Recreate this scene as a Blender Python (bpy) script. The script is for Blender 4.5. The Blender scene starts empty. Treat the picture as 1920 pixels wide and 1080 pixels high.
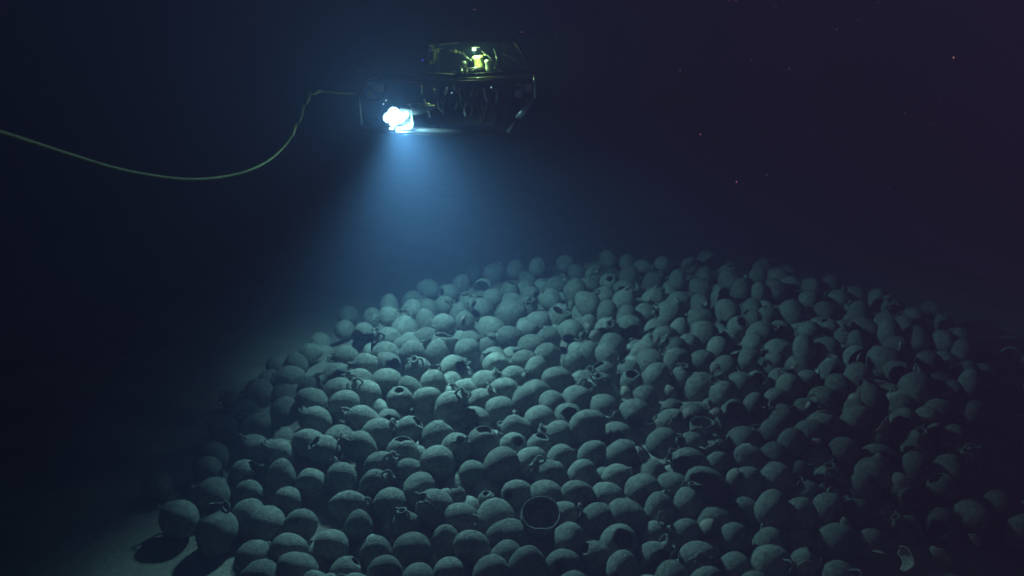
import bpy, bmesh, math, random
import numpy as np
from mathutils import Vector, Matrix, Quaternion

random.seed(7)
rng = np.random.default_rng(7)
scene = bpy.context.scene
C = scene.collection

# ------------------------------------------------------------------ camera
F = 1660.0                       # focal length in pixels of the 1920 px wide photograph
CAM = Vector((0.0, 0.0, 5.3))
PITCH = math.atan2(540 - 60, F)
cd = bpy.data.cameras.new('camera')
cam = bpy.data.objects.new('camera', cd)
C.objects.link(cam)
cam.location = CAM
cam.rotation_euler = (math.pi / 2 - PITCH, 0, 0)
cd.sensor_width = 36.0
cd.lens = 36.0 * F / 1920.0
cd.clip_start = 0.05
cd.clip_end = 300
scene.camera = cam
FWD = Vector((0, math.cos(PITCH), -math.sin(PITCH)))
UPV = Vector((0, math.sin(PITCH), math.cos(PITCH)))


def ray(u, v):
    return FWD + Vector((1, 0, 0)) * ((u - 960) / F) + UPV * ((540 - v) / F)


def at_y(u, v, y):
    d = ray(u, v)
    return CAM + d * (y / d.y)


def at_z(u, v, z):
    d = ray(u, v)
    return CAM + d * ((z - CAM.z) / d.z)


def project(p):
    q = Vector(p) - CAM
    z = q.dot(FWD)
    return 960 + F * q.x / z, 540 - F * q.dot(UPV) / z, z


# ------------------------------------------------------------------ world: lightless deep water
world = bpy.data.worlds.new('World')
scene.world = world
world.use_nodes = True
bg = world.node_tree.nodes['Background']
bg.inputs['Color'].default_value = (0.62, 0.50, 1.0, 1)
bg.inputs['Strength'].default_value = 0.018

# ------------------------------------------------------------------ exposure
scene.view_settings.view_transform = 'Standard'
scene.view_settings.look = 'None'
scene.view_settings.exposure = 0
scene.view_settings.gamma = 1
scene.view_settings.use_curve_mapping = False
scene.cycles.use_denoising = True
scene.cycles.max_bounces = 5
scene.cycles.diffuse_bounces = 2
scene.cycles.glossy_bounces = 2
scene.cycles.volume_bounces = 0
scene.cycles.sample_clamp_indirect = 2.0


# ------------------------------------------------------------------ lamps of the two vehicles
def spot(name, loc, aim, power, color, angle, blend, radius):
    l = bpy.data.lights.new(name, 'SPOT')
    l.energy = power
    l.color = color
    l.spot_size = math.radians(angle)
    l.spot_blend = blend
    l.shadow_soft_size = radius
    o = bpy.data.objects.new(name, l)
    C.objects.link(o)
    o.location = loc
    o.rotation_euler = (Vector(aim) - Vector(loc)).to_track_quat('-Z', 'Y').to_euler()
    return o


ROV_Y = 13.7
LAMP = at_y(741, 226, ROV_Y - 1.05)
spot('vehicle_flood_lamp', LAMP, LAMP + Vector((0.52, 0.22, -1.0)), 1600, (0.67, 0.96, 0.98), 132, 0.80, 0.16)
spot('vehicle_forward_lamp', LAMP + Vector((0.12, 0, 0)), (-0.6, 8.0, 0.2), 2300, (0.67, 0.96, 0.98), 76, 1.0, 0.22)
spot('camera_vehicle_lamp', (0.45, -0.2, 5.6), (1.6, 9.0, 6.4), 265, (1.0, 0.36, 0.48), 150, 1.0, 0.05)
spot('vehicle_lamp_spill', LAMP + Vector((-0.02, -0.06, 0.02)), LAMP + Vector((-0.05, -1.0, 0.45)), 340, (0.64, 0.97, 1.0), 155, 1.0, 0.08)
led = bpy.data.lights.new('work_lamp', 'POINT')
led.energy = 42
led.color = (0.85, 1.0, 0.36)
led.shadow_soft_size = 0.03
led_o = bpy.data.objects.new('work_lamp', led)
C.objects.link(led_o)
led_o.location = at_y(889, 97, ROV_Y - 0.34)


# ------------------------------------------------------------------ materials
def mat(name, color, rough=0.8, metal=0.0, noise=None, bump=0.0, bscale=20.0, emit=None, spec=0.3, tint=None):
    m = bpy.data.materials.new(name)
    m.use_nodes = True
    nt = m.node_tree
    b = nt.nodes['Principled BSDF']
    b.inputs['Base Color'].default_value = (*color, 1)
    b.inputs['Roughness'].default_value = rough
    b.inputs['Metallic'].default_value = metal
    b.inputs['Specular IOR Level'].default_value = spec
    tc = nt.nodes.new('ShaderNodeTexCoord')
    if noise:
        n = nt.nodes.new('ShaderNodeTexNoise')
        n.inputs['Scale'].default_value = noise[0]
        n.inputs['Detail'].default_value = 6
        n.inputs['Roughness'].default_value = 0.65
        nt.links.new(tc.outputs['Object'], n.inputs['Vector'])
        r = nt.nodes.new('ShaderNodeValToRGB')
        r.color_ramp.elements[0].position = 0.34
        r.color_ramp.elements[1].position = 0.66
        r.color_ramp.elements[0].color = (*noise[1], 1)
        r.color_ramp.elements[1].color = (*color, 1)
        nt.links.new(n.outputs['Fac'], r.inputs['Fac'])
        last = r.outputs['Color']
        if tint:                              # every thing a little lighter or darker than its neighbour
            oi = nt.nodes.new('ShaderNodeObjectInfo')
            mr = nt.nodes.new('ShaderNodeMapRange')
            mr.inputs['To Min'].default_value = tint[0]
            mr.inputs['To Max'].default_value = tint[1]
            nt.links.new(oi.outputs['Random'], mr.inputs['Value'])
            mx = nt.nodes.new('ShaderNodeVectorMath')
            mx.operation = 'SCALE'
            nt.links.new(last, mx.inputs[0])
            nt.links.new(mr.outputs['Result'], mx.inputs['Scale'])
            last = mx.outputs['Vector']
        nt.links.new(last, b.inputs['Base Color'])
    if bump:
        n2 = nt.nodes.new('ShaderNodeTexNoise')
        n2.inputs['Scale'].default_value = bscale
        n2.inputs['Detail'].default_value = 8
        n2.inputs['Roughness'].default_value = 0.7
        nt.links.new(tc.outputs['Object'], n2.inputs['Vector'])
        bp = nt.nodes.new('ShaderNodeBump')
        bp.inputs['Strength'].default_value = bump
        bp.inputs['Distance'].default_value = 0.03
        nt.links.new(n2.outputs['Fac'], bp.inputs['Height'])
        nt.links.new(bp.outputs['Normal'], b.inputs['Normal'])
    if emit:
        b.inputs['Emission Color'].default_value = (*emit[0], 1)
        b.inputs['Emission Strength'].default_value = emit[1]
    return m


M_CLAY = mat('silty_clay', (0.36, 0.38, 0.33), 0.75, noise=(3.6, (0.17, 0.175, 0.15)), bump=1.0, bscale=9, tint=(0.72, 1.15))
M_SHARD = mat('broken_clay', (0.44, 0.40, 0.34), 0.65, noise=(9.0, (0.30, 0.26, 0.22)), bump=0.5, bscale=30, tint=(0.85, 1.25))
M_SAND = mat('sea_sand', (0.36, 0.33, 0.28), 0.95, noise=(1.3, (0.25, 0.23, 0.20)), bump=1.0, bscale=9)
M_BLACK = mat('black_frame_paint', (0.016, 0.017, 0.018), 0.6, noise=(5, (0.009, 0.009, 0.010)), bump=0.1, spec=0.2)
M_STEEL = mat('dull_steel', (0.33, 0.34, 0.34), 0.35, 0.7, noise=(8, (0.22, 0.23, 0.23)), bump=0.1)
M_YELLOW = mat('yellow_paint', (0.74, 0.70, 0.30), 0.4, noise=(6, (0.60, 0.56, 0.22)), bump=0.1)
M_FOAM = mat('float_foam', (0.035, 0.035, 0.014), 0.7, noise=(4, (0.02, 0.02, 0.008)), bump=0.15)
M_WHITE = mat('pale_housing', (0.72, 0.74, 0.70), 0.35, noise=(5, (0.60, 0.62, 0.58)), bump=0.05)
M_HOSE = mat('black_hose', (0.05, 0.05, 0.05), 0.35, noise=(9, (0.03, 0.03, 0.03)))
M_TETHER = mat('yellow_green_tether', (0.20, 0.235, 0.03), 0.6, noise=(5, (0.12, 0.15, 0.02)), bump=0.2, bscale=60)
M_LIT_TWIST = mat('lamplit_yellow_twist', (0.80, 0.82, 0.30), 0.35, noise=(6, (0.62, 0.64, 0.2)), bump=0.1)  # paler than the tether: lamplight on its twisted stretch put into the colour
M_LENS = mat('lit_lens', (0.9, 0.95, 1.0), 0.2, emit=((0.80, 0.95, 1.0), 5))
M_LED = mat('lit_work_lamp', (0.9, 1.0, 0.7), 0.2, emit=((0.85, 1.0, 0.5), 6))
M_DOT = mat('lit_blue_indicator', (0.1, 0.1, 1.0), 0.2, emit=((0.08, 0.08, 1.0), 0.8))
M_GLINT = mat('painted_white_glint', (1, 1, 1), 0.2, emit=((0.7, 0.9, 1.0), 1.2))  # emission stands in for reflected glints, no lamp
M_SNOW = mat('pale_particle', (0.95, 0.88, 0.80), 0.6, noise=(30, (0.7, 0.6, 0.5)))


# ------------------------------------------------------------------ helpers
def link(name, me, parent=None, m=None):
    o = bpy.data.objects.new(name, me)
    C.objects.link(o)
    if m and not me.materials:
        me.materials.append(m)
    if parent:
        o.parent = parent
    return o


def tag(o, label=None, cat=None, group=None, kind=None):
    if label: o['label'] = label
    if cat: o['category'] = cat
    if group: o['group'] = group
    if kind: o['kind'] = kind
    return o


def mesh_np(name, verts, faces, m, smooth=True):
    me = bpy.data.meshes.new(name)
    me.from_pydata([tuple(map(float, p)) for p in verts], [], faces)
    me.update()
    if smooth:
        me.polygons.foreach_set('use_smooth', [True] * len(me.polygons))
    me.materials.append(m)
    return me


def tube_data(pts, rad, n=8, cap=True):
    """a round bar along a path; rad is a number or one per point"""
    pts = [Vector(p) for p in pts]
    rads = rad if isinstance(rad, (list, tuple)) else [rad] * len(pts)
    V, Fc = [], []
    t0 = (pts[1] - pts[0]).normalized()
    ref = Vector((0, 0, 1)) if abs(t0.z) < 0.9 else Vector((1, 0, 0))
    a = t0.cross(ref).normalized()
    for i, p in enumerate(pts):
        t = (pts[min(i + 1, len(pts) - 1)] - pts[max(i - 1, 0)]).normalized()
        a = (a - t * a.dot(t)).normalized()
        b = t.cross(a)
        for k in range(n):
            g = 2 * math.pi * k / n
            V.append(p + (a * math.cos(g) + b * math.sin(g)) * rads[i])
    for i in range(len(pts) - 1):
        for k in range(n):
            k2 = (k + 1) % n
            Fc.append((i * n + k, i * n + k2, (i + 1) * n + k2, (i + 1) * n + k))
    if cap:
        Fc.append(tuple(reversed(range(n))))
        Fc.append(tuple(range((len(pts) - 1) * n, len(pts) * n)))
    return V, Fc


def tube(name, pts, rad, m, parent=None, n=8):
    V, Fc = tube_data(pts, rad, n)
    return link(name, mesh_np(name, V, Fc, m), parent)


def box(name, lo, hi, m, parent=None, bevel=0.015, rot=None):
    bm = bmesh.new()
    bmesh.ops.create_cube(bm, size=1)
    lo, hi = Vector(lo), Vector(hi)
    s, c = hi - lo, (hi + lo) / 2
    for v in bm.verts:
        v.co = Vector((v.co.x * s.x, v.co.y * s.y, v.co.z * s.z))
    if bevel:
        bmesh.ops.bevel(bm, geom=bm.edges[:], offset=min(bevel, min(s) * 0.4), segments=2, affect='EDGES')
    for v in bm.verts:
        v.co = (rot @ v.co if rot else v.co) + c
    me = bpy.data.meshes.new(name)
    bm.to_mesh(me)
    bm.free()
    me.materials.append(m)
    return link(name, me, parent)


def lathe_data(profile, n=16, close_ends=False):
    V, Fc = [], []
    for r, z in profile:
        for k in range(n):
            g = 2 * math.pi * k / n
            V.append((r * math.cos(g), r * math.sin(g), z))
    for i in range(len(profile) - 1):
        for k in range(n):
            k2 = (k + 1) % n
            Fc.append((i * n + k, i * n + k2, (i + 1) * n + k2, (i + 1) * n + k))
    return V, Fc


def lathe(name, profile, base, axis, m, parent=None, n=16):
    V, Fc = lathe_data(profile, n)
    q = Vector((0, 0, 1)).rotation_difference(Vector(axis).normalized())
    V = [q @ Vector(p) + Vector(base) for p in V]
    return link(name, mesh_np(name, V, Fc, m), parent)


def smooth01(t):
    t = np.clip(t, 0, 1)
    return t * t * (3 - 2 * t)


def vnoise(x, y, seed, scale):
    """value noise on numpy arrays"""
    r = np.random.default_rng(seed).random((64, 64))
    xs, ys = np.asarray(x) / scale + 200, np.asarray(y) / scale + 200
    x0, y0 = np.floor(xs).astype(int), np.floor(ys).astype(int)
    fx, fy = smooth01(xs - x0), smooth01(ys - y0)
    g = lambda i, j: r[i % 64, j % 64]
    return (g(x0, y0) * (1 - fx) * (1 - fy) + g(x0 + 1, y0) * fx * (1 - fy) + g(x0, y0 + 1) * (1 - fx) * fy + g(x0 + 1, y0 + 1) * fx * fy) - 0.5


# ------------------------------------------------------------------ the sea bed and the mound of jars
EDGE_PX = [(560, 1150), (440, 1075), (360, 1000), (300, 905), (370, 830), (430, 760), (500, 690), (570, 635), (640, 598),
           (720, 563), (830, 532), (900, 508), (1000, 490), (1150, 485), (1320, 493), (1480, 515), (1640, 553), (1800, 603), (1930, 660), (2010, 780), (2030, 950), (1980, 1150)]
EDGE = np.array([[*at_z(u, v, 0.25).xy] for u, v in EDGE_PX])


def edge_distance(x, y):
    """distance inside (+) or outside (-) the outline of the mound"""
    x, y = np.asarray(x, float), np.asarray(y, float)
    d = np.full(x.shape, 1e9)
    inside = np.zeros(x.shape, bool)
    n = len(EDGE)
    for i in range(n):
        (ax, ay), (bx, by) = EDGE[i], EDGE[(i + 1) % n]
        ex, ey = bx - ax, by - ay
        t = np.clip(((x - ax) * ex + (y - ay) * ey) / (ex * ex + ey * ey), 0, 1)
        d = np.minimum(d, np.hypot(x - ax - t * ex, y - ay - t * ey))
        cr = ((ay > y) != (by > y)) & (x < (bx - ax) * (y - ay) / (by - ay + 1e-12) + ax)
        inside ^= cr
    return np.where(inside, d, -d)


def mound(x, y):
    d = edge_distance(x, y)
    near = smooth01((np.asarray(y) - 7.0) / 4.5)
    h = (0.16 + 0.50 * near) * smooth01((d + 0.3) / 2.3)
    return h + 0.10 * vnoise(x, y, 3, 1.3) * smooth01(d / 1.0 + 0.5)


# the mound as a table of heights, read back by place()
TX, TY = np.arange(-14, 20, 0.1), np.arange(2, 32, 0.1)
T_H = mound(*np.meshgrid(TX, TY))
T_E = edge_distance(*np.meshgrid(TX, TY))


def look_up(T, x, y):
    fx, fy = min(max((x + 14) / 0.1, 0), len(TX) - 2.001), min(max((y - 2) / 0.1, 0), len(TY) - 2.001)
    i, j = int(fx), int(fy)
    a, b = fx - i, fy - j
    return float((T[j, i] * (1 - a) + T[j, i + 1] * a) * (1 - b) + (T[j + 1, i] * (1 - a) + T[j + 1, i + 1] * a) * b)


def bed(x, y):
    x, y = np.asarray(x, float), np.asarray(y, float)
    return mound(x, y) + 0.07 * vnoise(x, y, 5, 2.3) + 0.03 * vnoise(x, y, 6, 0.7) + 0.012 * vnoise(x, y, 8, 0.25)


def axis_steps(a, b, c, d, fine, coarse):
    return np.concatenate([np.arange(a, b, coarse), np.arange(b, c, fine), np.arange(c, d + 1e-6, coarse)])


gx = axis_steps(-41, -7, 8, 41, 0.085, 0.9)
gy = axis_steps(-4, 4.5, 19, 80, 0.085, 0.9)
GX, GY = np.meshgrid(gx, gy)
GZ = bed(GX, GY)
nx, ny = len(gx), len(gy)
idx = np.arange(nx * ny).reshape(ny, nx)
quads = np.stack([idx[:-1, :-1], idx[:-1, 1:], idx[1:, 1:], idx[1:, :-1]], -1).reshape(-1, 4)
sand = link('seabed', mesh_np('seabed', np.stack([GX, GY, GZ], -1).reshape(-1, 3), quads.tolist(), M_SAND))
tag(sand, 'pale sandy sea bed rising under the heap of jars', kind='structure')


# ------------------------------------------------------------------ water that the light shows
hz = box('haze', (-42, -5, -1.6), (42, 82, 8.0), bpy.data.materials.new('sea_water'), None, 0)
tag(hz, 'dark blue sea water lit by the lamp of the vehicle', kind='stuff')
wm = hz.data.materials[0]
wm.use_nodes = True
wn = wm.node_tree
wn.nodes.clear()
out = wn.nodes.new('ShaderNodeOutputMaterial')
pv = wn.nodes.new('ShaderNodeVolumePrincipled')
pv.inputs['Color'].default_value = (0.082, 0.127, 0.247, 1)
pv.inputs['Density'].default_value = 0.090
pv.inputs['Anisotropy'].default_value = 0.15
pv.inputs['Absorption Color'].default_value = (0.0000, 0.2168, 0.3275, 1)
wn.links.new(pv.outputs['Volume'], out.inputs['Volume'])

# ------------------------------------------------------------------ amphora meshes (unit: largest radius = 1, axis +Z to the mouth)
def egg(dirs, cb, ct, p, seed):
    """distance from the centre to the wall in each direction"""
    z = dirs[:, 2]
    s = np.sqrt(np.clip(1 - z * z, 0, 1))
    c = np.where(z > 0, ct, cb)
    r = (s ** p + (np.abs(z) / c) ** p) ** (-1 / p)
    q = np.random.default_rng(seed)
    for _ in range(5):
        k = q.normal(size=3) * 1.6
        r = r * (1 + 0.024 * np.sin(dirs @ k + q.random() * 6.3))
    r = r * (1 + 0.009 * np.sin(z * r * 24) * (s > 0.25))       # faint wheel ridges
    return r


def shell(name, seed, pole=(0, 0, 1), hole=0.0, jag=0.15, cb=1.35, ct=1.02, p=1.9, wall=0.07, nu=30, nv=16, m=None):
    """egg body with an opening of `hole` radians round `pole`; with a wall thickness when it is open"""
    q = np.random.default_rng(seed)
    pole = np.array(pole, float) / np.linalg.norm(pole)
    a = np.cross(pole, [0.31, 0.93, 0.17])
    a /= np.linalg.norm(a)
    b = np.cross(pole, a)
    th = np.arange(nu) * 2 * np.pi / nu
    if hole:
        e = np.full(nu, hole)
        for k in (1, 2, 3, 5):
            e += hole * jag * q.normal() * 0.55 / math.sqrt(k) * np.sin(k * th + q.random() * 6.3)
        e += hole * jag * 0.35 * (q.random(nu) - 0.5) * 2
        e = np.clip(e, 0.10, 2.85)
    else:
        e = np.full(nu, 0.03)
    V = []
    for j in range(nv + 1):
        t = j / nv
        ph = e * (1 - t) + (math.pi - 0.03) * t
        d = np.cos(ph)[:, None] * pole + np.sin(ph)[:, None] * (np.cos(th)[:, None] * a + np.sin(th)[:, None] * b)
        V.append(d * egg(d, cb, ct, p, seed)[:, None])
    V = np.array(V)
    n = (nv + 1) * nu
    Fc = []
    for j in range(nv):
        for k in range(nu):
            k2 = (k + 1) % nu
            Fc.append((j * nu + k, (j + 1) * nu + k, (j + 1) * nu + k2, j * nu + k2))
    Fc.append(tuple(nv * nu + k for k in reversed(range(nu))))
    P = V.reshape(-1, 3)
    if hole:
        L = np.linalg.norm(P, axis=1, keepdims=True)
        I = P * (1 - wall / L)
        Fc2 = [tuple(reversed([i + n for i in f])) for f in Fc]
        rim = [(k, (k + 1) % nu, n + (k + 1) % nu, n + k) for k in range(nu)]
        P = np.concatenate([P, I])
        Fc = Fc + Fc2 + rim
    else:
        Fc.append(tuple(range(nu)))
    return mesh_np(name, P, Fc, m or M_CLAY)


SHAPES = [(1.30, 1.02, 1.95), (1.50, 1.05, 1.8), (1.28, 1.0, 1.95), (1.38, 1.15, 1.75), (1.52, 1.05, 1.75), (1.34, 0.94, 2.0), (1.42, 1.12, 1.8), (1.45, 0.95, 1.9)]
WHOLE = [shell('jar_body', 10 + i, cb=c, ct=t, p=p) for i, (c, t, p) in enumerate(SHAPES)]
MOUTH = [shell('holed_body', 30 + i, hole=h, jag=0.22, cb=c, ct=t, p=p) for i, (h, (c, t, p)) in enumerate(zip((0.34, 0.42, 0.52), SHAPES))]
SIDE = [shell('holed_body', 50 + i, pole=po, hole=h, jag=0.25, cb=c, ct=t, p=p) for i, (h, po, (c, t, p)) in enumerate(
    zip((0.40, 0.55, 0.48, 0.65), ((1, 0, 0.2), (1, 0, -0.3), (1, 0, 0.5), (1, 0, 0)), SHAPES))]
HALF = [shell('broken_body', 70 + i, pole=(1, 0, 0.1 * i - 0.2), hole=h, jag=0.2, cb=c, ct=t, p=p) for i, (h, (c, t, p)) in enumerate(
    zip((1.0, 1.2, 0.9, 1.35, 1.1), SHAPES))]
BOWL = [shell('broken_body', 90 + i, hole=h, jag=j, cb=c, ct=t, p=p) for i, (h, j, (c, t, p)) in enumerate(
    zip((1.22, 1.45, 1.05), (0.05, 0.14, 0.08), SHAPES))]
SHERD = [shell('sherd', 110 + i, pole=(0.3 * math.sin(i), 0.2, -1 + 0.4 * i % 1.3), hole=h, jag=0.16, cb=1.3, wall=0.075, nu=22, nv=6, m=M_SHARD)
         for i, h in enumerate((2.35, 2.55, 2.2, 2.65, 2.45, 2.05))]


def neck_mesh(h, r, seed, broken=False):
    prof = [(r * 1.35, 0.90), (r * 1.05, 1.03), (r * 0.96, 1.03 + h * 0.5), (r * 1.0, 1.03 + h * 0.75), (r * 1.22, 1.03 + h * 0.85), (r * 1.24, 1.03 + h),
            (r * 1.0, 1.03 + h * 1.02), (r * 0.72, 1.03 + h * 0.9), (r * 0.66, 0.95), (r * 0.05, 0.93)]
    V, Fc = lathe_data(prof, 16)
    q = np.random.default_rng(seed)
    V = np.array(V)
    V += q.normal(size=V.shape) * 0.008
    return mesh_np('neck', V, Fc, M_CLAY)


NECK = [neck_mesh(0.30, 0.27, 1), neck_mesh(0.38, 0.25, 2), neck_mesh(0.22, 0.30, 3)]


def handle_mesh(side, k):
    w = (0.0, 0.06, -0.05)[k]
    ctrl = [(0.22, 1.18), (0.34, 1.31 + w), (0.47, 1.33 + w), (0.58, 1.22 + w), (0.60, 1.02), (0.56, 0.74)]
    pts = []
    for i in range(len(ctrl) - 1):
        p0, p1, p2, p3 = ctrl[max(i - 1, 0)], ctrl[i], ctrl[i + 1], ctrl[min(i + 2, len(ctrl) - 1)]
        for t in (0, 0.5):
            f = lambda a, b_, c, d: 0.5 * (2 * b_ + (c - a) * t + (2 * a - 5 * b_ + 4 * c - d) * t * t + (3 * b_ - a - 3 * c + d) * t ** 3)
            pts.append((side * f(p0[0], p1[0], p2[0], p3[0]), 0, f(p0[1], p1[1], p2[1], p3[1])))
    pts.append((side * ctrl[-1][0], 0, ctrl[-1][1]))
    V, Fc = tube_data(pts, 0.07, 8)
    V = [Vector((p.x, p.y * 1.35, p.z)) for p in V]
    return mesh_np('handle', V, Fc, M_CLAY)


HANDLE = [[handle_mesh(s, k) for k in range(3)] for s in (-1, 1)]

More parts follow.
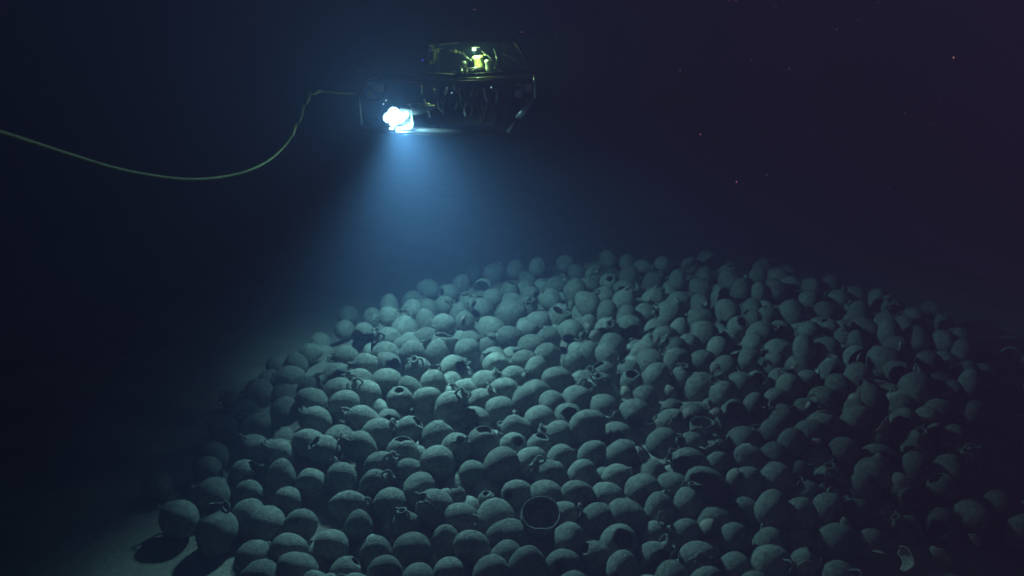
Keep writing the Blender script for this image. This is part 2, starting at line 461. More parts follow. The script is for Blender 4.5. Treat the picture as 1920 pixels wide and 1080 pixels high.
# ------------------------------------------------------------------ where the jars lie
# u, v on the photograph, way the mouth points (U up, D down, L, R, F to the viewer, B away), kind, size
# kinds: w whole, n neck gone, s hole in the wall, b broken open, o open half like a bowl
JARS = '''
400,855,BL,w,1;477,845,UL,w,1;522,855,UL,w,1;535,822,B,w,.95;577,830,L,w,1;607,848,UL,w,1;637,816,RB,b,1.05;677,838,UL,w,1.05;390,888,BL,w,1;460,890,RU,w,1;525,897,D,w,1.05
582,903,DB,w,1.05;639,893,ULB,w,.98;400,927,LB,w,1.05;465,932,LDB,w,1.05;540,940,DB,s,1;335,978,LB,w,1.1;412,995,UB,w,1.2;500,982,B,b,1.05;562,996,LD,w,1;620,1020,DB,s,1;478,1042,B,b,1.1
560,1078,RD,w,1;648,1068,RU,w,1;672,985,D,w,.9;664,968,RF,b,.9;295,908,LB,b,1;755,850,U,w,1.1;722,884,RU,w,.95;760,882,L,w,.9;805,870,DB,w,1.15;855,842,FU,w,1;917,828,U,n,1.1
962,828,RUF,w,1;1002,832,U,w,.95;945,874,RB,w,1.2;995,860,RB,w,1.1;1050,860,UB,w,1;890,884,DB,s,1;1030,894,UL,w,1.05;1090,892,D,w,1;727,935,DB,w,1.15;712,915,RU,w,.9;657,950,R,w,1
815,964,LUF,w,1.15;765,985,U,w,.9;867,978,RF,b,1;927,966,RB,w,1.2;1015,975,UUF,o,1.15;1027,937,RF,b,1;1085,940,DR,w,1;1110,976,LF,w,1;857,930,U,w,.6;915,935,U,w,.6;715,1042,D,n,1;780,1034,DB,b,1.2
830,1022,D,w,1;880,1038,RD,w,1.1;845,1073,DB,w,1;990,1073,D,w,1;1060,1062,UF,w,1.1;927,1080,D,w,1;655,1064,RF,b,1;1107,1052,UL,w,1;1065,968,R,n,.85;1147,932,RF,s,1.05;1210,922,FR,s,1.1;1180,972,RD,w,1.15
1162,1018,UF,w,1.1;1222,888,B,w,1;1290,877,L,b,1.05;1268,910,FR,b,1;1317,917,RD,b,1.2;1400,912,DL,w,1.1;1410,872,DR,w,.9;1450,904,RF,w,1.05;1497,886,R,w,.9;1495,842,D,w,.95;1247,838,FR,w,1;1292,838,L,w,.8
1160,828,RD,b,1.2;1397,827,RF,b,1.05;1340,842,LD,b,.9;1460,820,L,w,1;1282,1012,D,n,1.05;1232,1038,RU,b,1;1372,1022,D,w,1.05;1305,1052,UF,w,1.15;1162,1077,D,w,1;1260,1080,B,w,1;1397,955,LB,b,1;1492,972,LD,w,1.05
1450,1017,D,w,1.05;1445,1070,RF,b,1.05;1560,906,U,b,1.05;1640,896,LB,w,1.1;1515,852,FL,w,1;1580,853,L,n,1;1640,854,L,b,1;1720,836,UF,s,1.1;1722,880,D,w,1.05;1715,942,UF,o,1;1767,922,LU,w,1;1815,872,U,w,1.1
1870,950,B,w,1.1;1817,972,DB,w,1.05;1757,987,LF,n,1;1692,990,LU,b,1;1607,964,UL,w,1;1560,1024,L,w,1.15;1625,1024,L,w,1.05;1785,825,B,w,1.1;1915,1008,D,w,1
810,675,D,w,1;845,684,RB,s,1.1;872,660,R,n,1;925,668,UF,w,1.05;980,681,L,w,1;1027,671,UR,n,1.05;1077,678,DB,w,.95;1110,665,D,w,.9;1135,671,DR,w,.9;910,712,UR,w,1.05;812,717,U,w,1;930,690,DB,w,1.15
970,708,RF,s,.95;1005,702,D,w,1;1045,712,RDB,w,1.25;1097,713,UR,w,.95;1132,697,UL,n,1;1180,691,LU,n,1;1190,713,UF,n,1;1232,712,RUB,w,1.15;1222,680,RF,n,1.1;870,732,UL,w,1;902,752,RU,w,1.1;950,738,R,w,1
1002,736,L,w,.95;840,770,RUB,w,1.2;892,792,RF,b,1.1;942,768,RF,w,1;980,762,D,w,.95;1037,761,B,w,1;1015,788,RF,b,1.1;1065,781,UF,w,1;1087,755,RUB,w,1;1127,766,RF,w,1.15;1095,812,DRB,w,1.3;820,812,RUB,w,1.2
965,803,L,w,.95;1002,826,U,w,1;1050,817,L,w,1;1122,728,UF,w,1.05;1192,776,FR,s,1.1;1210,750,B,w,1;1260,771,L,b,.8;1280,683,DR,w,1;1310,683,RDB,w,1.1;1347,665,DF,w,1.05;1450,680,L,w,.9
1315,724,URB,b,1.2;1385,722,L,w,1.15;1420,713,UF,w,.9;1462,708,B,w,.85;1480,732,U,w,1.05;1515,720,R,n,1;1562,700,D,b,1;1567,728,LB,w,1.1;1510,776,UR,b,1;1470,797,DF,w,1;1375,788,D,b,1.05;1303,778,R,b,1
1315,806,U,o,.9;1257,794,LD,b,.9;1250,767,U,w,.75;1400,822,DR,b,1.1;1462,820,LD,w,1.1;1520,818,L,w,1.1;1567,850,LB,b,1
682,632,DB,b,1.05;727,632,LUF,w,1.05;762,610,U,w,1.15;797,606,D,w,1;797,638,RU,w,1.05;830,578,URF,w,1;840,551,LF,n,.95;877,564,U,w,1;905,543,F,o,1;902,583,LUF,s,1.15;832,616,DB,w,1.1;840,644,U,o,1.1
872,611,D,n,.9;882,631,RF,s,.85;925,616,RD,w,1.1;917,642,U,w,.8;955,586,LD,w,1.25;990,571,UF,w,1;957,563,L,n,1;957,546,U,w,1;995,548,RF,n,1;1030,561,UL,w,1.1;1042,535,RU,w,1.1;1077,551,DF,w,1.1
1007,603,LDB,w,1.15;1052,591,U,o,1.05;982,628,LDB,w,1;1025,633,LU,w,1;1072,626,RF,s,1.15;957,633,L,w,1;912,660,FU,n,1;995,652,L,w,1;720,660,L,w,1;765,652,R,w,1;737,682,RD,s,1.1;685,688,L,w,1;780,676,D,w,1
815,681,B,w,.95;785,698,UF,w,1.05;845,699,DB,s,1.25;627,702,LF,b,1.15;675,714,ULF,w,1;722,718,DB,s,1.25;770,732,D,w,1;810,717,U,w,1;640,739,RF,w,1;680,742,LU,w,1.05;697,597,D,w,1;647,622,B,w,1;730,578,D,w,1
802,577,L,n,1;805,590,D,w,1;777,584,B,w,1;727,598,L,w,1;862,588,D,w,.9;645,672,L,w,.9;925,513,RU,w,1.05;888,513,D,w,1;965,505,D,w,1;1007,504,D,w,1;1082,513,DB,w,1.05;1115,520,UF,w,1;1142,533,UF,w,1.05
1100,536,L,w,1;1105,577,DR,w,1.1;1140,592,D,w,1;1170,568,UR,w,1.1;1225,559,UR,w,1.1;1270,562,L,w,1.05;1270,528,D,w,1;1225,524,UR,w,1.05;1315,544,DR,w,1.15;1370,533,DR,w,1.1;1367,587,DR,w,1.2;1175,595,D,w,1
1212,587,FR,s,1.05;1252,588,UR,w,1.15;1310,593,L,w,1.15;1410,577,B,w,1;1440,588,U,w,1;1455,548,DR,w,1;1140,621,UF,b,1.15;1185,616,R,b,1.1;1222,616,L,b,1;1247,633,L,w,1;1272,623,D,w,1;1290,643,L,w,1
1325,628,DR,w,1.2;1130,596,L,w,1;1385,612,UF,w,1;1370,628,L,w,.9;1430,628,RU,w,1.1;1460,621,L,w,1;1150,648,RF,b,1.1;1110,656,B,w,.9;1212,653,R,w,1;1265,656,LU,w,1;1400,671,L,w,1;1412,641,B,w,1;1457,653,L,w,1.05
1454,552,DR,w,1.05;1420,571,D,w,1;1487,585,DR,w,1.2;1516,566,LF,b,1;1544,582,L,w,1.05;1411,601,D,w,.9;1465,614,L,b,1;1462,642,LU,w,1.1;1516,626,LF,b,1;1508,658,D,w,.95;1552,654,LUB,w,1.15;1584,631,U,w,.9
1614,622,LB,b,1.15;1663,604,U,w,1;1665,631,D,w,1.1;1725,631,B,w,1.15;1660,684,DR,w,1.3;1739,683,L,n,1;1563,698,U,w,.95;1609,710,RU,w,1.1;1571,731,DR,w,1.1;1511,725,L,w,.9;1630,748,UB,w,1.05;1720,730,RUB,w,1.35
1693,768,D,w,1.05;1812,702,B,w,1;1820,727,D,w,1;1820,773,L,w,1;1508,774,D,w,1;1711,593,B,w,.9;1875,727,L,w,1
542,711,L,w,1;485,742,LB,w,1.1;535,743,LB,w,1.05;582,722,RUB,w,1;588,762,RD,w,1.15;642,740,R,w,1;677,789,L,w,1.05;460,777,RB,w,1.1;535,777,B,w,1.1;590,794,UL,w,1.05;420,810,LB,w,1.1;487,806,RB,w,1.1
705,812,UR,w,1.05;770,808,UR,w,1;812,800,D,w,1.05;730,782,LF,b,1;750,769,UF,w,.95;790,761,LD,w,1.1;828,773,U,w,1;410,848,LB,w,1.05;472,800,B,w,1;642,763,DL,w,1
1880,790,B,w,1;1760,770,L,w,1;1600,770,LB,b,.9;1650,810,LF,b,1;1590,800,DL,w,1;1550,800,R,w,1;1760,640,B,w,1;1800,660,D,w,1;1610,590,D,w,1;1570,560,L,w,1;1520,540,B,w,1;1420,525,D,w,1;1320,515,B,w,1;1180,515,D,w,1
1240,500,D,w,1;1060,498,B,w,1;600,640,B,w,1;580,665,L,w,1;555,690,D,w,1;505,720,B,w,1;440,745,L,w,1
'''
CODE = {'U': (0, 0, 1), 'D': (0, 0, -1), 'L': (-1, 0, 0), 'R': (1, 0, 0), 'F': (0, -1, 0.15), 'B': (0, 1, 0.1)}
R0 = 0.175
GAPS = [(607, 960, 22), (632, 932, 20), (658, 908, 20), (680, 884, 18), (697, 856, 16), (372, 1050, 60), (1850, 830, 40), (1870, 880, 40), (1760, 1050, 75), (1860, 1060, 75), (1660, 1065, 45)]


def place(u, v, lift=0.2):
    """the point of the line of sight that lies `lift` above the heap"""
    z = 0.5
    for _ in range(25):
        p = at_z(u, v, z)
        z = 0.5 * z + 0.5 * (look_up(T_H, p.x, p.y) + lift)
    return at_z(u, v, z)


items = []
for tok in JARS.replace('\n', ';').split(';'):
    if not tok.strip():
        continue
    u, v, way, kind, s = tok.split(',')
    u, v, s = float(u), float(v), float(s)
    p = place(u, v, 0.30 if kind == 'o' else 0.2 if v < 880 else 0.17)
    D = 2 * R0 * F / (p - CAM).length
    if any((u - it['u']) ** 2 + ((v - it['v']) * 1.25) ** 2 < (0.42 * D) ** 2 for it in items):
        continue
    d = Vector((0, 0, 0))
    for ch in way:
        d += Vector(CODE[ch])
    items.append(dict(u=u, v=v, p=p, d=d.normalized(), kind=kind, r=R0 * s * random.uniform(0.92, 1.07), w=40.0 if min(math.hypot(u - a, v - b) for a, b, c in GAPS[:5]) < 75 else 6.0))

# the rest of the heap: gaps between the jars above filled at random
tries = 0
while tries < 9000:
    tries += 1
    u, v = random.uniform(380, 1990), random.uniform(490, 1110)
    p = place(u, v)
    e = look_up(T_E, p.x, p.y)
    if e < 0.15:
        continue
    D = 2 * R0 * F / (p - CAM).length
    if any((u - a) ** 2 + (v - b) ** 2 < (c + 0.55 * D) ** 2 for a, b, c in GAPS):
        continue
    if random.random() < min(0.85, max(0.0, (u - 1600) / 260)):      # the heap thins out on this side
        continue
    if any((u - it['u']) ** 2 + ((v - it['v']) * 1.35) ** 2 < (0.84 * D) ** 2 for it in items):
        continue
    q = random.random()
    a = random.uniform(0, 2 * math.pi)
    if q < 0.6: d = Vector((math.cos(a), math.sin(a), random.uniform(-0.3, 0.5)))
    elif q < 0.8: d = Vector((0.4 * math.cos(a), 0.4 * math.sin(a), -1))
    else: d = Vector((0.5 * math.cos(a), 0.5 * math.sin(a), 1))
    kind = random.choices('wnsbo', (0.70, 0.08, 0.06, 0.12, 0.04) if u > 1100 else (0.9, 0.04, 0.03, 0.03, 0.0))[0]
    items.append(dict(u=u, v=v, p=p, d=d.normalized(), kind=kind, r=R0 * random.uniform(0.90, 1.10), w=1.0))

# let neighbours push each other apart
P = np.array([it['p'] for it in items])
RR = np.array([it['r'] for it in items])
W = np.array([it['w'] for it in items])
P[:, 2] += rng.uniform(-0.05, 0.05, len(P))
for _ in range(40):
    df = P[:, None, :] - P[None, :, :]
    dist = np.sqrt((df ** 2).sum(-1)) + 1e-9
    np.fill_diagonal(dist, 9)
    need = 0.97 * (RR[:, None] + RR[None, :])
    push = np.clip(need - dist, 0, None)
    sh = W[None, :] / (W[:, None] + W[None, :])
    mv = (df / dist[..., None]) * (push * sh)[..., None]
    step = mv.sum(1) * 0.35
    step[:, 2] *= 0.6
    P += step
    floor = mound(P[:, 0], P[:, 1]) + RR * 0.55
    P[:, 2] = np.clip(P[:, 2], floor, floor + 0.30)
for it, p in zip(items, P):
    it['p'] = Vector(p)
    it['u'], it['v'], z = project(p)
    it['px'] = 2 * it['r'] * F / z


def frame_of(d, roll):
    q = Vector((0, 0, 1)).rotation_difference(d)
    return q @ Quaternion((0, 0, 1), roll)


def facing(d, pole, want):
    """roll about d that turns the local pole (1,0,0) as near as may be to `want`"""
    q = Vector((0, 0, 1)).rotation_difference(d)
    x, y = q @ Vector((1, 0, 0)), q @ Vector((0, 1, 0))
    return q @ Quaternion((0, 0, 1), math.atan2(want.dot(y), want.dot(x)))


GROUP_W, GROUP_B = 'jars heaped on the sea bed', 'broken jars among the heap'
for it in items:
    d = (it['d'] + Vector(rng.normal(size=3) * 0.14)).normalized()
    it['d'] = d
    k = it['kind']
    want = Vector((rng.normal() * 0.5, -1, -0.25 + rng.normal() * 0.35))
    if k in 'bs':
        it['q'] = facing(d, None, want if k == 's' else want + Vector((0.3, 0, -0.5)))
    else:
        # mostly both handles side by side as seen from the camera
        it['q'] = facing(d, None, Vector((1, rng.normal() * 0.5, rng.normal() * 0.4)))
    it['shape'] = int(rng.integers(0, 60))


def pieces(it):
    """(name, mesh) of everything one jar is made of"""
    k, n = it['kind'], it['shape']
    body = {'w': WHOLE, 'n': MOUTH, 's': SIDE, 'b': HALF, 'o': BOWL}[k]
    if k == 'w' and n % 4 == 0:                 # neck snapped off, a small dark hole is left
        out = [('body', MOUTH[n % len(MOUTH)])]
        if n % 2: out.append(('handle', HANDLE[n % 2][n % 3]))
        return out
    out = [('body', body[n % len(body)])]
    if k in 'ws' or (k == 'b' and n % 3 == 0):
        out.append(('neck', NECK[n % 3]))
        if n % 7 != 1: out.append(('handle', HANDLE[0][n % 3]))
        if n % 11 != 2: out.append(('handle', HANDLE[1][n % 3]))
    elif k in 'n' and n % 4 == 0:
        pass
    return out


# the 300 that show largest are things of their own, the rest is one mass
in_view = [it for it in items if -40 < it['u'] < 1960 and it['v'] < 1110]
in_view.sort(key=lambda it: -it['px'])
whole = [it for it in in_view if it['kind'] in 'w'][:300]
hurt = [it for it in in_view if it['kind'] in 'nsbo'][:200]
own = set(map(id, whole)) | set(map(id, hurt))

# labels: a few jars anyone can pick out, and every other one by its place beside them
ANCHOR = [
    (1015, 975, 'round-rimmed open jar', 'open broken jar with a round pale rim facing up near the bottom'),
    (1027, 671, 'jar with an oval hole', 'smooth jar with a dark oval hole on top where its neck was'),
    (785, 698, 'lit jar facing the lamp', 'brightly lit jar with two black handles and mouth turned to the viewer'),
    (905, 543, 'topmost arched shell', 'arched broken jar shell, highest lit piece at the far edge below the lamp'),
    (840, 644, 'pale lit bowl half', 'lower half of a jar standing open like a bowl with a bright inside'),
    (762, 610, 'upright far jar with handles', 'tall upright jar with handles on top at the far lit edge'),
    (727, 632, 'pale jar with mouth aside', 'pale jar at the far lit edge with mouth and handles at its side'),
    (1077, 551, 'bright round far jar', 'bright round jar near the far edge with its base turned to the viewer'),
    (1127, 766, 'handled mid-heap jar', 'large jar in mid heap with its neck and handles turned aside'),
    (1045, 712, 'big dark-sided egg jar', 'big egg-shaped jar with one bright edge and a deep shadow beside it'),
    (1315, 724, 'big torn jar', 'big jar torn open in the half shade of the mid heap'),
    (1660, 684, 'large dim jar', 'large dim jar standing out of the dark at the shaded side'),
    (1720, 730, 'long dim jar', 'longest dim jar lying across the shaded side'),
    (1720, 836, 'dim jar with a round hole', 'dim jar with a big round hole towards the viewer at the shaded side'),
    (1614, 622, 'dim open shell', 'dim broken shell, open to the viewer, far up the shaded side'),
    (805, 870, 'big dark ball jar', 'big dark ball-like jar with a lit crown in the near middle'),
    (855, 842, 'jar with handles up front', 'jar leaning to the viewer with pale handles round its mouth'),
    (815, 964, 'jar with mouth at upper left', 'large near jar with its mouth and handles at the upper left'),
    (335, 978, 'lone jar on the sand', 'outermost near jar lying on bare sand beside its own shadow'),
    (412, 995, 'large upright edge jar', 'large upright jar at the near edge of the heap by the sand'),
    (500, 982, 'ragged jar by the edge', 'broken jar with a ragged pale edge near the sand'),
    (478, 1042, 'torn jar at the near corner', 'broken jar with a torn rim at the near corner of the heap'),
    (645, 895, 'tall jar by the sand strip', 'tall jar beside the strip of bare sand inside the heap'),
    (722, 718, 'shaded holed jar', 'big jar with a hole broken in its shaded front'),
    (1305, 1052, 'bottom jar with handles', 'jar at the bottom with its mouth and two handles turned up'),
    (1317, 917, 'big leaning broken jar', 'big broken jar leaning base down in the near half shade'),
    (1210, 922, 'near jar holed in front', 'jar with a dark hole broken in its front, near the bottom middle'),
    (1095, 812, 'big plain jar', 'big plain jar with no handles to be seen in mid heap'),
    (945, 874, 'big leaning egg jar', 'big egg-shaped jar leaning away in the near middle'),
    (1560, 1024, 'long jar at the dim bottom', 'long jar lying at the dim bottom corner'),
    (1367, 587, 'half-shaded far jar', 'far jar in half shade with its base towards the viewer'),
    (1487, 585, 'far dim egg jar', 'egg-shaped jar far off in the dim part of the heap'),
    (627, 702, 'broken jar at far side', 'jar with a broken front at the far side edge of the lit heap'),
    (588, 762, 'long jar lying by the edge', 'long smooth jar lying near the dark edge of the heap'),
    (1515, 852, 'dim jar facing viewer', 'dim jar with its mouth turned to the viewer in the shaded half'),
    (1870, 950, 'last dim jar', 'dim jar at the outer shaded edge of the heap'),
    (420, 810, 'dark edge jar', 'dark jar at the outer side edge, out of the light'),
    (1180, 972, 'tilted near jar', 'large tilted jar with its base upward near the bottom'),
    (1397, 827, 'broken jar in half shade', 'jar broken open at the front in the half shade'),
]
named = whole + hurt
anchors = []
for u, v, short, text in ANCHOR:
    free = [it for it in named if 'label' not in it]
    best = min(free, key=lambda it: (it['u'] - u) ** 2 + (it['v'] - v) ** 2)
    best['label'] = text
    if best['shape'] % 4 == 0: best['shape'] += 1
    anchors.append((best, short))
ORD = 'first second third fourth fifth sixth seventh eighth ninth tenth eleventh twelfth thirteenth fourteenth fifteenth sixteenth'.split() + ['far'] * 40
SECT = ['right of', 'above right of', 'above', 'above left of', 'left of', 'below left of', 'below', 'below right of']


def sector(a, b):
    g = math.atan2(-(b['v'] - a['v']), b['u'] - a['u'])
    return int(round(g / (math.pi / 4))) % 8


def pose_words(it):
    k, d = it['kind'], it['d']
    if k == 'o': return 'open half jar'
    if k == 'b': return 'broken-open jar'
    if k == 's': return 'jar with holed wall'
    if k == 'n': return 'neckless jar'
    f = -d.y
    if d.z > 0.75: return 'upright jar'
    if d.z < -0.6: return 'upturned jar'
    if f > 0.6: return 'jar with mouth facing viewer'
    if f < -0.6: return 'jar with base facing viewer'
    side = 'left' if d.x < 0 else 'right'
    return 'tilted jar, mouth up ' + side if d.z > 0.3 else 'jar lying with mouth ' + side


for it in named:
    if 'label' in it: continue
    a, short = min(anchors, key=lambda s: math.hypot(s[0]['u'] - it['u'], 1.3 * (s[0]['v'] - it['v'])))
    sc = sector(a, it)
    rank = sorted((math.hypot(o['u'] - a['u'], o['v'] - a['v']), id(o)) for o in named if o is not a and sector(a, o) == sc)
    n = [x[1] for x in rank].index(id(it))
    where = SECT[sc] + ' the ' + short
    it['label'] = pose_words(it) + ', ' + (('next ' if n == 0 else ORD[n] + ' ') + where)

for it in named:
    root = bpy.data.objects.new('amphora' if it['kind'] == 'w' else 'broken_amphora', None)
    C.objects.link(root)
    root.empty_display_size = 0.1
    root.location = it['p']
    root.rotation_mode = 'QUATERNION'
    root.rotation_quaternion = it['q']
    root.scale = (it['r'],) * 3
    tag(root, it['label'], 'amphora' if it['kind'] == 'w' else 'broken amphora', GROUP_W if it['kind'] == 'w' else GROUP_B)
    for name, me in pieces(it):
        link(name, me, root)

# everything past the limit and the jars deeper down, joined
deep = [it for it in items if id(it) not in own]
for i in range(900):
    u, v = random.uniform(380, 2000), random.uniform(490, 1110)
    p = place(u, v, 0.0)
    if look_up(T_E, p.x, p.y) < 0.3: continue
    D = 2 * R0 * F / (p - CAM).length
    if any((u - a) ** 2 + (v - b) ** 2 < (c + 0.5 * D) ** 2 for a, b, c in GAPS): continue
    if random.random() < max(0.0, (u - 1600) / 260): continue
    if any((p - o['p']).length < 0.30 for o in deep[-260:]): continue
    d = Vector(rng.normal(size=3)).normalized()
    deep.append(dict(p=p, q=frame_of(d, 0), r=R0 * 0.95, kind='w' if i % 4 else 'b', shape=i % 60))
Vs, Fs, off = [], [], 0
for it in deep:
    Mx = Matrix.LocRotScale(it['p'], it['q'], Vector((it['r'],) * 3))
    A = np.array(Mx)
    for name, me in pieces(it):
        n = len(me.vertices)
        co = np.empty(n * 3)
        me.vertices.foreach_get('co', co)
        Vs.append(co.reshape(-1, 3) @ A[:3, :3].T + A[:3, 3])
        Fs += [tuple(i + off for i in f.vertices) for f in me.polygons]
        off += n
heap = link('amphora_heap', mesh_np('amphora_heap', np.concatenate(Vs), Fs, M_CLAY))
tag(heap, 'mass of more jars deeper in the heap and along its dim far edge', kind='stuff')

# loose sherds
SHERDS = [(1485, 690, 1.0), (1322, 567, .8), (1335, 838, 1), (1315, 812, 1.2), (1260, 790, 1), (1322, 984, .9), (1512, 1068, 1), (1510, 760, 1), (1545, 778, 1), (1490, 764, .8), (1655, 864, 1), (1660, 800, 1),
          (1530, 826, .9), (1100, 612, .9), (868, 598, 1), (1155, 662, .9), (1290, 775, 1), (1345, 770, .8), (1400, 845, 1), (1235, 792, .8), (1115, 630, .9), (1560, 945, 1), (1480, 945, 1), (1690, 905, .9),
          (1590, 985, 1), (1650, 1035, 1), (1705, 1045, 1.1), (1450, 768, .9), (1385, 700, .8), (1255, 735, .8), (1175, 735, .9), (1610, 668, 1), (1690, 650, 1), (1560, 668, .8), (1205, 850, 1), (1370, 890, .9),
          (1090, 955, .8), (1240, 970, .9), (1330, 760, .8), (1430, 760, .9), (1600, 745, .9), (1745, 800, 1), (1785, 905, .9), (1830, 1010, 1), (1760, 1040, 1), (1230, 640, .8), (1340, 690, .8), (1190, 640, .8),
          (700, 760, .8), (640, 978, .8), (520, 1010, .8)]
spots = []
for i, (u, v, s) in enumerate(SHERDS):
    p = place(u, v, 0.34 if i < 47 else 0.06)
    o = link('sherd', SHERD[i % len(SHERD)])
    o.name = 'pottery_sherd'
    sz = R0 * s * 0.75
    d = Vector((rng.normal(), rng.normal() - 0.4, abs(rng.normal()) + 0.2)).normalized()
    q = frame_of(d, rng.random() * 6.3)
    ctr = Vector(np.mean([v_.co for v_ in o.data.vertices], axis=0))
    o.rotation_mode = 'QUATERNION'
    o.rotation_quaternion = q
    o.scale = (sz,) * 3
    o.location = p - (q @ ctr) * sz
    spots.append(dict(o=o, u=u, v=v))
for s in spots:
    a, short = min(anchors, key=lambda x: math.hypot(x[0]['u'] - s['u'], 1.3 * (x[0]['v'] - s['v'])))
    sc = sector(a, s)
    rank = sorted((math.hypot(t['u'] - a['u'], t['v'] - a['v']), i) for i, t in enumerate(spots) if sector(a, t) == sc)
    n = [x[1] for x in rank].index(spots.index(s))
    tag(s['o'], 'thin curved potsherd, ' + ('nearest one ' if n == 0 else ORD[n] + ' sherd ') + SECT[sc] + ' the ' + short, 'potsherd', 'potsherds lying on the jars')

# ------------------------------------------------------------------ the remotely operated vehicle
Y0, Y1 = ROV_Y - 0.75, ROV_Y + 0.75          # near and far side of its frame
rov = bpy.data.objects.new('underwater_vehicle', None)
C.objects.link(rov)
tag(rov, 'dark open-framed remotely operated vehicle hovering with one blazing lamp', 'underwater vehicle')


def px(u, v, y=Y0):
    return at_y(u, v, y)


def bar(name, a, b, r, m, y=Y0, y2=None):
    return tube(name, [px(*a, y), px(*b, y if y2 is None else y2)], r, m, rov, 10)


# side frames, near and far
for y in (Y0, Y1):
    bar('frame_post', (662, 128), (672, 182), 0.030, M_BLACK, y)
    bar('frame_post', (672, 182), (678, 236), 0.022, M_STEEL if y == Y0 else M_BLACK, y)
    bar('frame_rail', (662, 128), (850, 142), 0.028, M_BLACK, y)
    bar('frame_rail', (850, 143), (1002, 134), 0.026, M_BLACK, y)
    bar('frame_post', (962, 72), (1002, 134), 0.024, M_BLACK, y)
    bar('frame_post', (1003, 137), (1003, 184), 0.022, M_STEEL if y == Y0 else M_BLACK, y)
    bar('frame_rail', (678, 240), (952, 251), 0.040, M_BLACK, y)
    bar('frame_rail', (690, 152), (1000, 154), 0.022, M_BLACK, y)
    if y == Y1:
        bar('frame_post', (820, 84), (822, 245), 0.026, M_BLACK, y)
        bar('frame_post', (948, 80), (946, 245), 0.026, M_BLACK, y)
    bar('frame_rail', (800, 79), (962, 72), 0.026, M_BLACK, y)
    bar('frame_brace', (952, 250), (972, 224), 0.03, M_BLACK, y)
for u, v in ((662, 128), (1003, 137), (678, 240), (952, 251), (820, 84), (948, 80), (1003, 184), (962, 72)):
    bar('frame_rail', (u, v), (u + (960 - u) * 0.1, v - (v - 60) * 0.1), 0.024, M_BLACK, Y0, Y1)
bar('bumper', (1000, 186), (970, 222), 0.05, M_STEEL, Y0 + 0.05)
# float block above the frame
lo, hi = px(690, 122, Y0 + 0.1), px(812, 84, Y0 + 0.1)
box('float_block', (lo.x, Y0 + 0.1, lo.z), (hi.x, Y1 - 0.1, hi.z), M_FOAM, rov, 0.06)
lo, hi = px(838, 80, Y0 + 0.3), px(944, 73, Y0 + 0.3)
box('float_block', (lo.x, Y0 + 0.25, lo.z), (hi.x, Y1 - 0.1, hi.z), M_FOAM, rov, 0.02)
# middle deck with its pale rails
lo, hi = px(852, 152, Y0 + 0.2), px(998, 146, Y0 + 0.2)
box('deck_plate', (lo.x, Y0 + 0.15, lo.z), (hi.x, Y1 - 0.1, hi.z), M_BLACK, rov)
bar('deck_rail', (868, 142), (928, 138), 0.020, M_YELLOW, Y0 + 0.22)
bar('deck_rail', (854, 144), (928, 142), 0.018, M_YELLOW, Y0 + 0.12)
bar('deck_rail', (876, 148), (924, 147), 0.018, M_YELLOW, Y0 + 0.05)


def housing(u, v0, v1, r_px, y, m, tilt=0.0):
    a, b = px(u + tilt, v1, y), px(u, v0, y)
    r = r_px * y / F
    h = (b - a).length
    o = lathe('pressure_housing', [(0.001, 0), (r * 0.6, 0.01), (r * 0.9, 0.03), (r, 0.07), (r, h - 0.05), (r * 1.12, h - 0.045), (r * 1.12, h - 0.01), (r, h), (0.001, h)], a, b - a, m, rov, 18)
    return o


housing(896, 104, 132, 9.5, ROV_Y - 0.15, M_YELLOW, 4)
housing(915, 112, 136, 5.5, ROV_Y - 0.30, M_WHITE, 2)
housing(871, 114, 128, 5.5, ROV_Y - 0.10, M_STEEL)
bar('hose', (866, 128), (868, 140), 0.012, M_STEEL, ROV_Y - 0.2)
bar('hose', (876, 128), (876, 140), 0.012, M_STEEL, ROV_Y - 0.2)
lathe('work_lamp', [(0.001, 0), (0.026, 0), (0.03, 0.02), (0.02, 0.04), (0.001, 0.04)], px(889, 95, ROV_Y - 0.34), (0, 0, 1), M_LED, rov, 12)
bar('lamp_bracket', (884, 88), (900, 88), 0.012, M_STEEL, ROV_Y - 0.28)
for u, v, w, h, m in ((858, 96, 7, 5, M_STEEL), (881, 108, 5, 9, M_STEEL), (905, 101, 6, 4, M_YELLOW), (926, 118, 6, 12, M_STEEL), (860, 121, 6, 9, M_BLACK), (884, 127, 8, 6, M_STEEL), (936, 128, 7, 8, M_BLACK), (847, 132, 9, 6, M_STEEL)):
    a, b = px(u, v + h, ROV_Y - 0.1 - 0.02 * (u % 7)), px(u + w, v, ROV_Y + 0.1)
    box('instrument_case', (a.x, a.y, a.z), (b.x, a.y + 0.14, b.z), m, rov, 0.008)
for u0, v0, u1, v1, m in ((850, 98, 884, 116, M_HOSE), (868, 98, 874, 134, M_STEEL), (903, 96, 932, 130, M_HOSE), (862, 134, 905, 128, M_STEEL), (910, 128, 944, 136, M_WHITE), (926, 92, 929, 130, M_STEEL), (944, 100, 985, 134, M_HOSE)):
    a, b = px(u0, v0, ROV_Y - 0.22), px(u1, v1, ROV_Y - 0.34)
    tube('hose', [a, (a + b) / 2 + Vector((0.03, -0.05, 0.03)), b], 0.011, m, rov, 6)
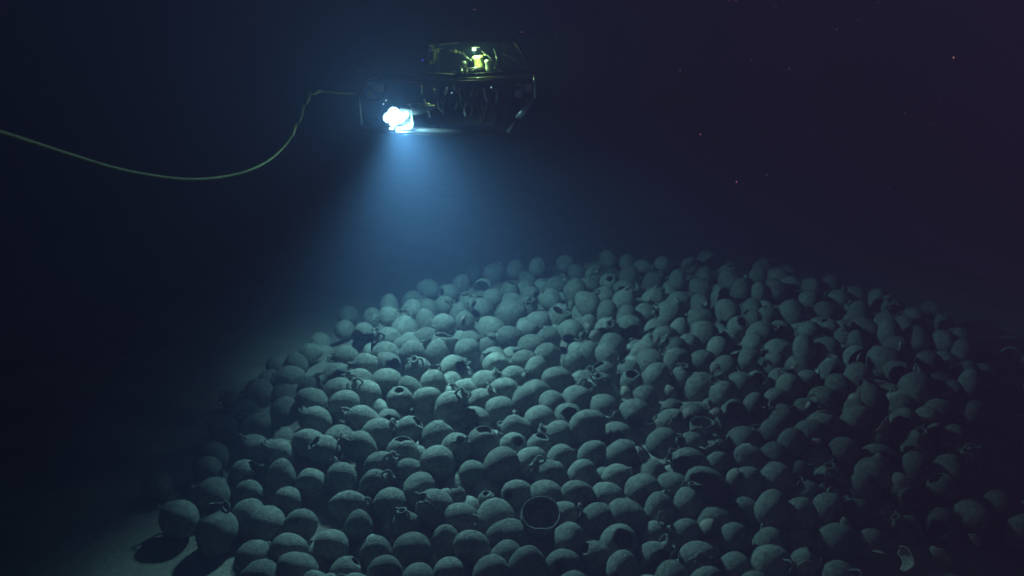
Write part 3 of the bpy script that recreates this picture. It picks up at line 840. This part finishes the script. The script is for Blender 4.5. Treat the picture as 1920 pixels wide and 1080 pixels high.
# fittings along the top
lathe('beacon', [(0.001, 0), (0.03, 0), (0.034, 0.05), (0.001, 0.07)], px(808, 96, Y0 + 0.1), (0, 0, 1), M_WHITE, rov, 10)
box('fitting', px(819, 99, Y0 + 0.06), px(822, 90, Y0 + 0.12), M_YELLOW, rov, 0.004)
box('fitting', px(819, 92, Y0 + 0.05), px(829, 90, Y0 + 0.12), M_YELLOW, rov, 0.004)
box('fitting', px(842, 98, Y0 + 0.26), px(856, 93, Y0 + 0.36), M_YELLOW, rov, 0.01)
bar('frame_rail', (824, 83), (860, 80), 0.012, M_YELLOW, Y0 - 0.02)
lathe('indicator_or_glint', [(0.001, 0), (0.014, 0), (0.014, 0.02), (0.001, 0.03)], px(792, 113, Y0 + 0.06), (0, -1, 0), M_DOT, rov, 8)
for u, v in ((719, 195), (724, 188), (921, 164), (847, 174)):  # glints of reflected light, added as small glowing dots
    lathe('indicator_or_glint', [(0.001, 0), (0.011, 0), (0.011, 0.02), (0.001, 0.03)], px(u, v, Y0 - 0.05), (0, -1, 0), M_GLINT, rov, 8)
# plumbing and instruments between the decks
for i in range(26):
    u = 784 + i * 6.1 + random.uniform(-2, 2)
    v0 = random.choice((158, 160, 165, 186, 192))
    v1 = v0 + random.uniform(8, 30)
    y = ROV_Y - random.uniform(0.1, 0.72)
    l = random.uniform(-5, 9)
    a, b = px(u, v0, y), px(u + l, v1, y)
    mid = (a + b) / 2 + Vector((random.uniform(-.04, .04), random.uniform(-.04, .04), 0))
    tube('hose', [a, mid, b], random.uniform(0.010, 0.020), random.choice((M_STEEL, M_WHITE, M_HOSE, M_WHITE)), rov, 6)  # pale ones stand for glints on the plumbing, put into the colour
for u, v0, v1, r in ((860, 168, 200, 8), (890, 166, 205, 9), (932, 160, 195, 10), (905, 210, 232, 7)):
    a, b = px(u, v1, ROV_Y), px(u, v0, ROV_Y)
    rr = r * ROV_Y / F
    lathe('pressure_housing', [(0.001, 0), (rr, 0.02), (rr, (b - a).length - 0.02), (0.001, (b - a).length)], a, b - a, M_BLACK, rov, 14)
for u, v in ((978, 165), (700, 165)):                       # thrusters in their ducts
    c = px(u, v, ROV_Y)
    th = lathe('thruster_duct', [(0.17, -0.09), (0.19, -0.09), (0.19, 0.09), (0.17, 0.09), (0.165, 0), (0.17, -0.09)], c, (0.3, -1, 0), M_BLACK, rov, 20)
    hb = lathe('thruster_hub', [(0.001, -0.12), (0.04, -0.1), (0.04, 0.08), (0.001, 0.12)], c, (0.3, -1, 0), M_STEEL, rov, 10)
    for k in range(3):
        g = k * 2.094
        box('propeller_blade', c + Vector((-0.05, -0.006, -0.055)) + Vector((math.cos(g), 0.3 * math.cos(g), math.sin(g))) * 0.1,
            c + Vector((0.05, 0.006, 0.055)) + Vector((math.cos(g), 0.3 * math.cos(g), math.sin(g))) * 0.1, M_STEEL, rov, 0.003)
# lamp bank at the front
lo, hi = px(722, 240, Y0 + 0.02), px(772, 206, Y0 + 0.02)
lamp_box = box('lamp_housing', (lo.x, Y0 + 0.02, lo.z), (hi.x, Y0 + 0.24, hi.z), M_STEEL, rov, 0.04)
for u, v, r in ((737, 214, 0.085), (726, 222, 0.065), (748, 222, 0.085), (737, 231, 0.06), (760, 217, 0.045)):
    lathe('lamp_lens', [(0.001, 0.045), (r * 0.5, 0.04), (r * 0.85, 0.02), (r, -0.01), (r, -0.06), (r * 0.9, -0.06)], px(u, v, Y0 - 0.16), (-0.15, -1, -0.35), M_LENS, lamp_box, 20)
rim = [(750, 204), (768, 205), (772, 210), (773, 232), (771, 239), (764, 241), (730, 241)]
tube('lamp_frame', [px(u, v, Y0 - 0.10) for u, v in rim], 0.020, M_WHITE, lamp_box, 8)
tube('lamp_frame', [px(752, 224, Y0 - 0.08), px(773, 224, Y0 - 0.08)], 0.014, M_WHITE, lamp_box, 8)
lo, hi = px(755, 238, Y0 - 0.02), px(770, 227, Y0 - 0.02)
box('reflector', (lo.x, Y0 - 0.02, lo.z), (hi.x, Y0 + 0.01, hi.z), M_WHITE, lamp_box, 0.01)
bar('lamp_guard', (737, 228), (741, 247), 0.018, M_BLACK, Y0 - 0.22)
bar('lamp_guard', (742, 247), (778, 249), 0.016, M_BLACK, Y0 - 0.22)
arm = bar('manipulator_arm', (764, 196), (806, 196), 0.020, M_STEEL, Y0 - 0.05)
lathe('camera_housing', [(0.001, 0), (0.06, 0.01), (0.085, 0.05), (0.085, 0.16), (0.05, 0.22), (0.03, 0.36), (0.001, 0.36)], px(769, 206, Y0 - 0.08), (1, 0, 0.12), M_STEEL, arm, 16)
tube('hose', [px(784, 208, Y0 - 0.1), px(795, 204, Y0 - 0.1), px(806, 201, Y0 - 0.05), px(815, 200, Y0)], 0.014, M_STEEL, rov)
# skid under the frame
for y in (Y0 + 0.05, Y1 - 0.05):
    bar('skid', (700, 246), (948, 254), 0.035, M_BLACK, y)
lo, hi = px(790, 240, Y0 + 0.3), px(930, 215, Y0 + 0.3)
box('battery_case', (lo.x, Y0 + 0.75, lo.z), (hi.x, Y1 - 0.2, hi.z), M_BLACK, rov, 0.03)

# ------------------------------------------------------------------ the tether
TPX = [(-60, 232, 6.0), (0, 247, 6.4), (60, 266, 6.9), (130, 289, 7.5), (220, 316, 8.3), (300, 331, 9.0), (360, 336, 9.5), (420, 331, 10.1), (470, 318, 10.6), (510, 296, 11.2), (540, 265, 11.8),
       (558, 232, 12.3), (570, 202, 12.7), (582, 178, 13.0), (598, 172, 13.15), (618, 172, 13.35), (642, 175, 13.5), (668, 176, 13.65)]
ctrl = [at_y(*t) for t in TPX]
path = []
for i in range(len(ctrl) - 1):
    p0, p1, p2, p3 = ctrl[max(i - 1, 0)], ctrl[i], ctrl[i + 1], ctrl[min(i + 2, len(ctrl) - 1)]
    for s in range(6):
        t = s / 6
        path.append(0.5 * (2 * p1 + (p2 - p0) * t + (2 * p0 - 5 * p1 + 4 * p2 - p3) * t * t + (3 * p1 - p0 - 3 * p2 + p3) * t ** 3))
path.append(ctrl[-1])
tether = tube('tether', path, 0.0175, M_TETHER, None, 8)
tag(tether, 'yellow-green tether cable curving through dark water to the vehicle', 'cable')
seg = path[62:86]  # lamplit stretch, brightened by a second, paler twisted strand
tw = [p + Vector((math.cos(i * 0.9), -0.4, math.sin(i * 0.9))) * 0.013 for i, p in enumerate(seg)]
tube('lit_twist', tw, 0.019, M_LIT_TWIST, tether, 8)

# ------------------------------------------------------------------ drifting specks
bm = bmesh.new()
SPECKS = [(1788, 108, 2.6), (1480, 129, 1.7), (1697, 212, 1.6), (1381, 341, 2.0), (1313, 252, 1.8), (1569, 55, 1.7), (1762, 185, 1.6), (1665, 353, 1.4), (1438, 328, 1.3), (1520, 244, 1.2), (1548, 256, 1.2),
          (1367, 1, 1.5), (1380, 2, 1.3), (1455, 11, 1.4), (1610, 38, 1.2), (1647, 5, 1.2), (1736, 15, 1.2), (1610, 302, 1.1), (1857, 142, 1.2), (1745, 233, 1.2), (1275, 132, 1.1), (1368, 62, 1.1), (1408, 113, 1.2),
          (1044, 70, 1.2), (1050, 190, 1.0), (978, 60, 1.1), (890, 18, 1.3), (1640, 349, 1.1), (1515, 166, 1.0), (1847, 398, 1.1), (1030, 20, 1.0), (1560, 430, 1.0), (1740, 330, 1.0), (1250, 210, 1.0), (1820, 260, 1.0)]
for i, (u, v, s) in enumerate(SPECKS):
    y = random.uniform(2.2, 4.2)
    Mx = Matrix.LocRotScale(at_y(u, v, y), Quaternion((random.random(), random.random(), 0.3, 0.2)).normalized(), Vector((1, random.uniform(0.6, 1), 0.8)))
    bmesh.ops.create_icosphere(bm, subdivisions=1, radius=s * 0.86 * y / F, matrix=Mx)
me = bpy.data.meshes.new('drifting_specks')
bm.to_mesh(me)
bm.free()
me.materials.append(M_SNOW)
tag(link('drifting_specks', me), 'tiny pale specks drifting in the dark water', kind='stuff')
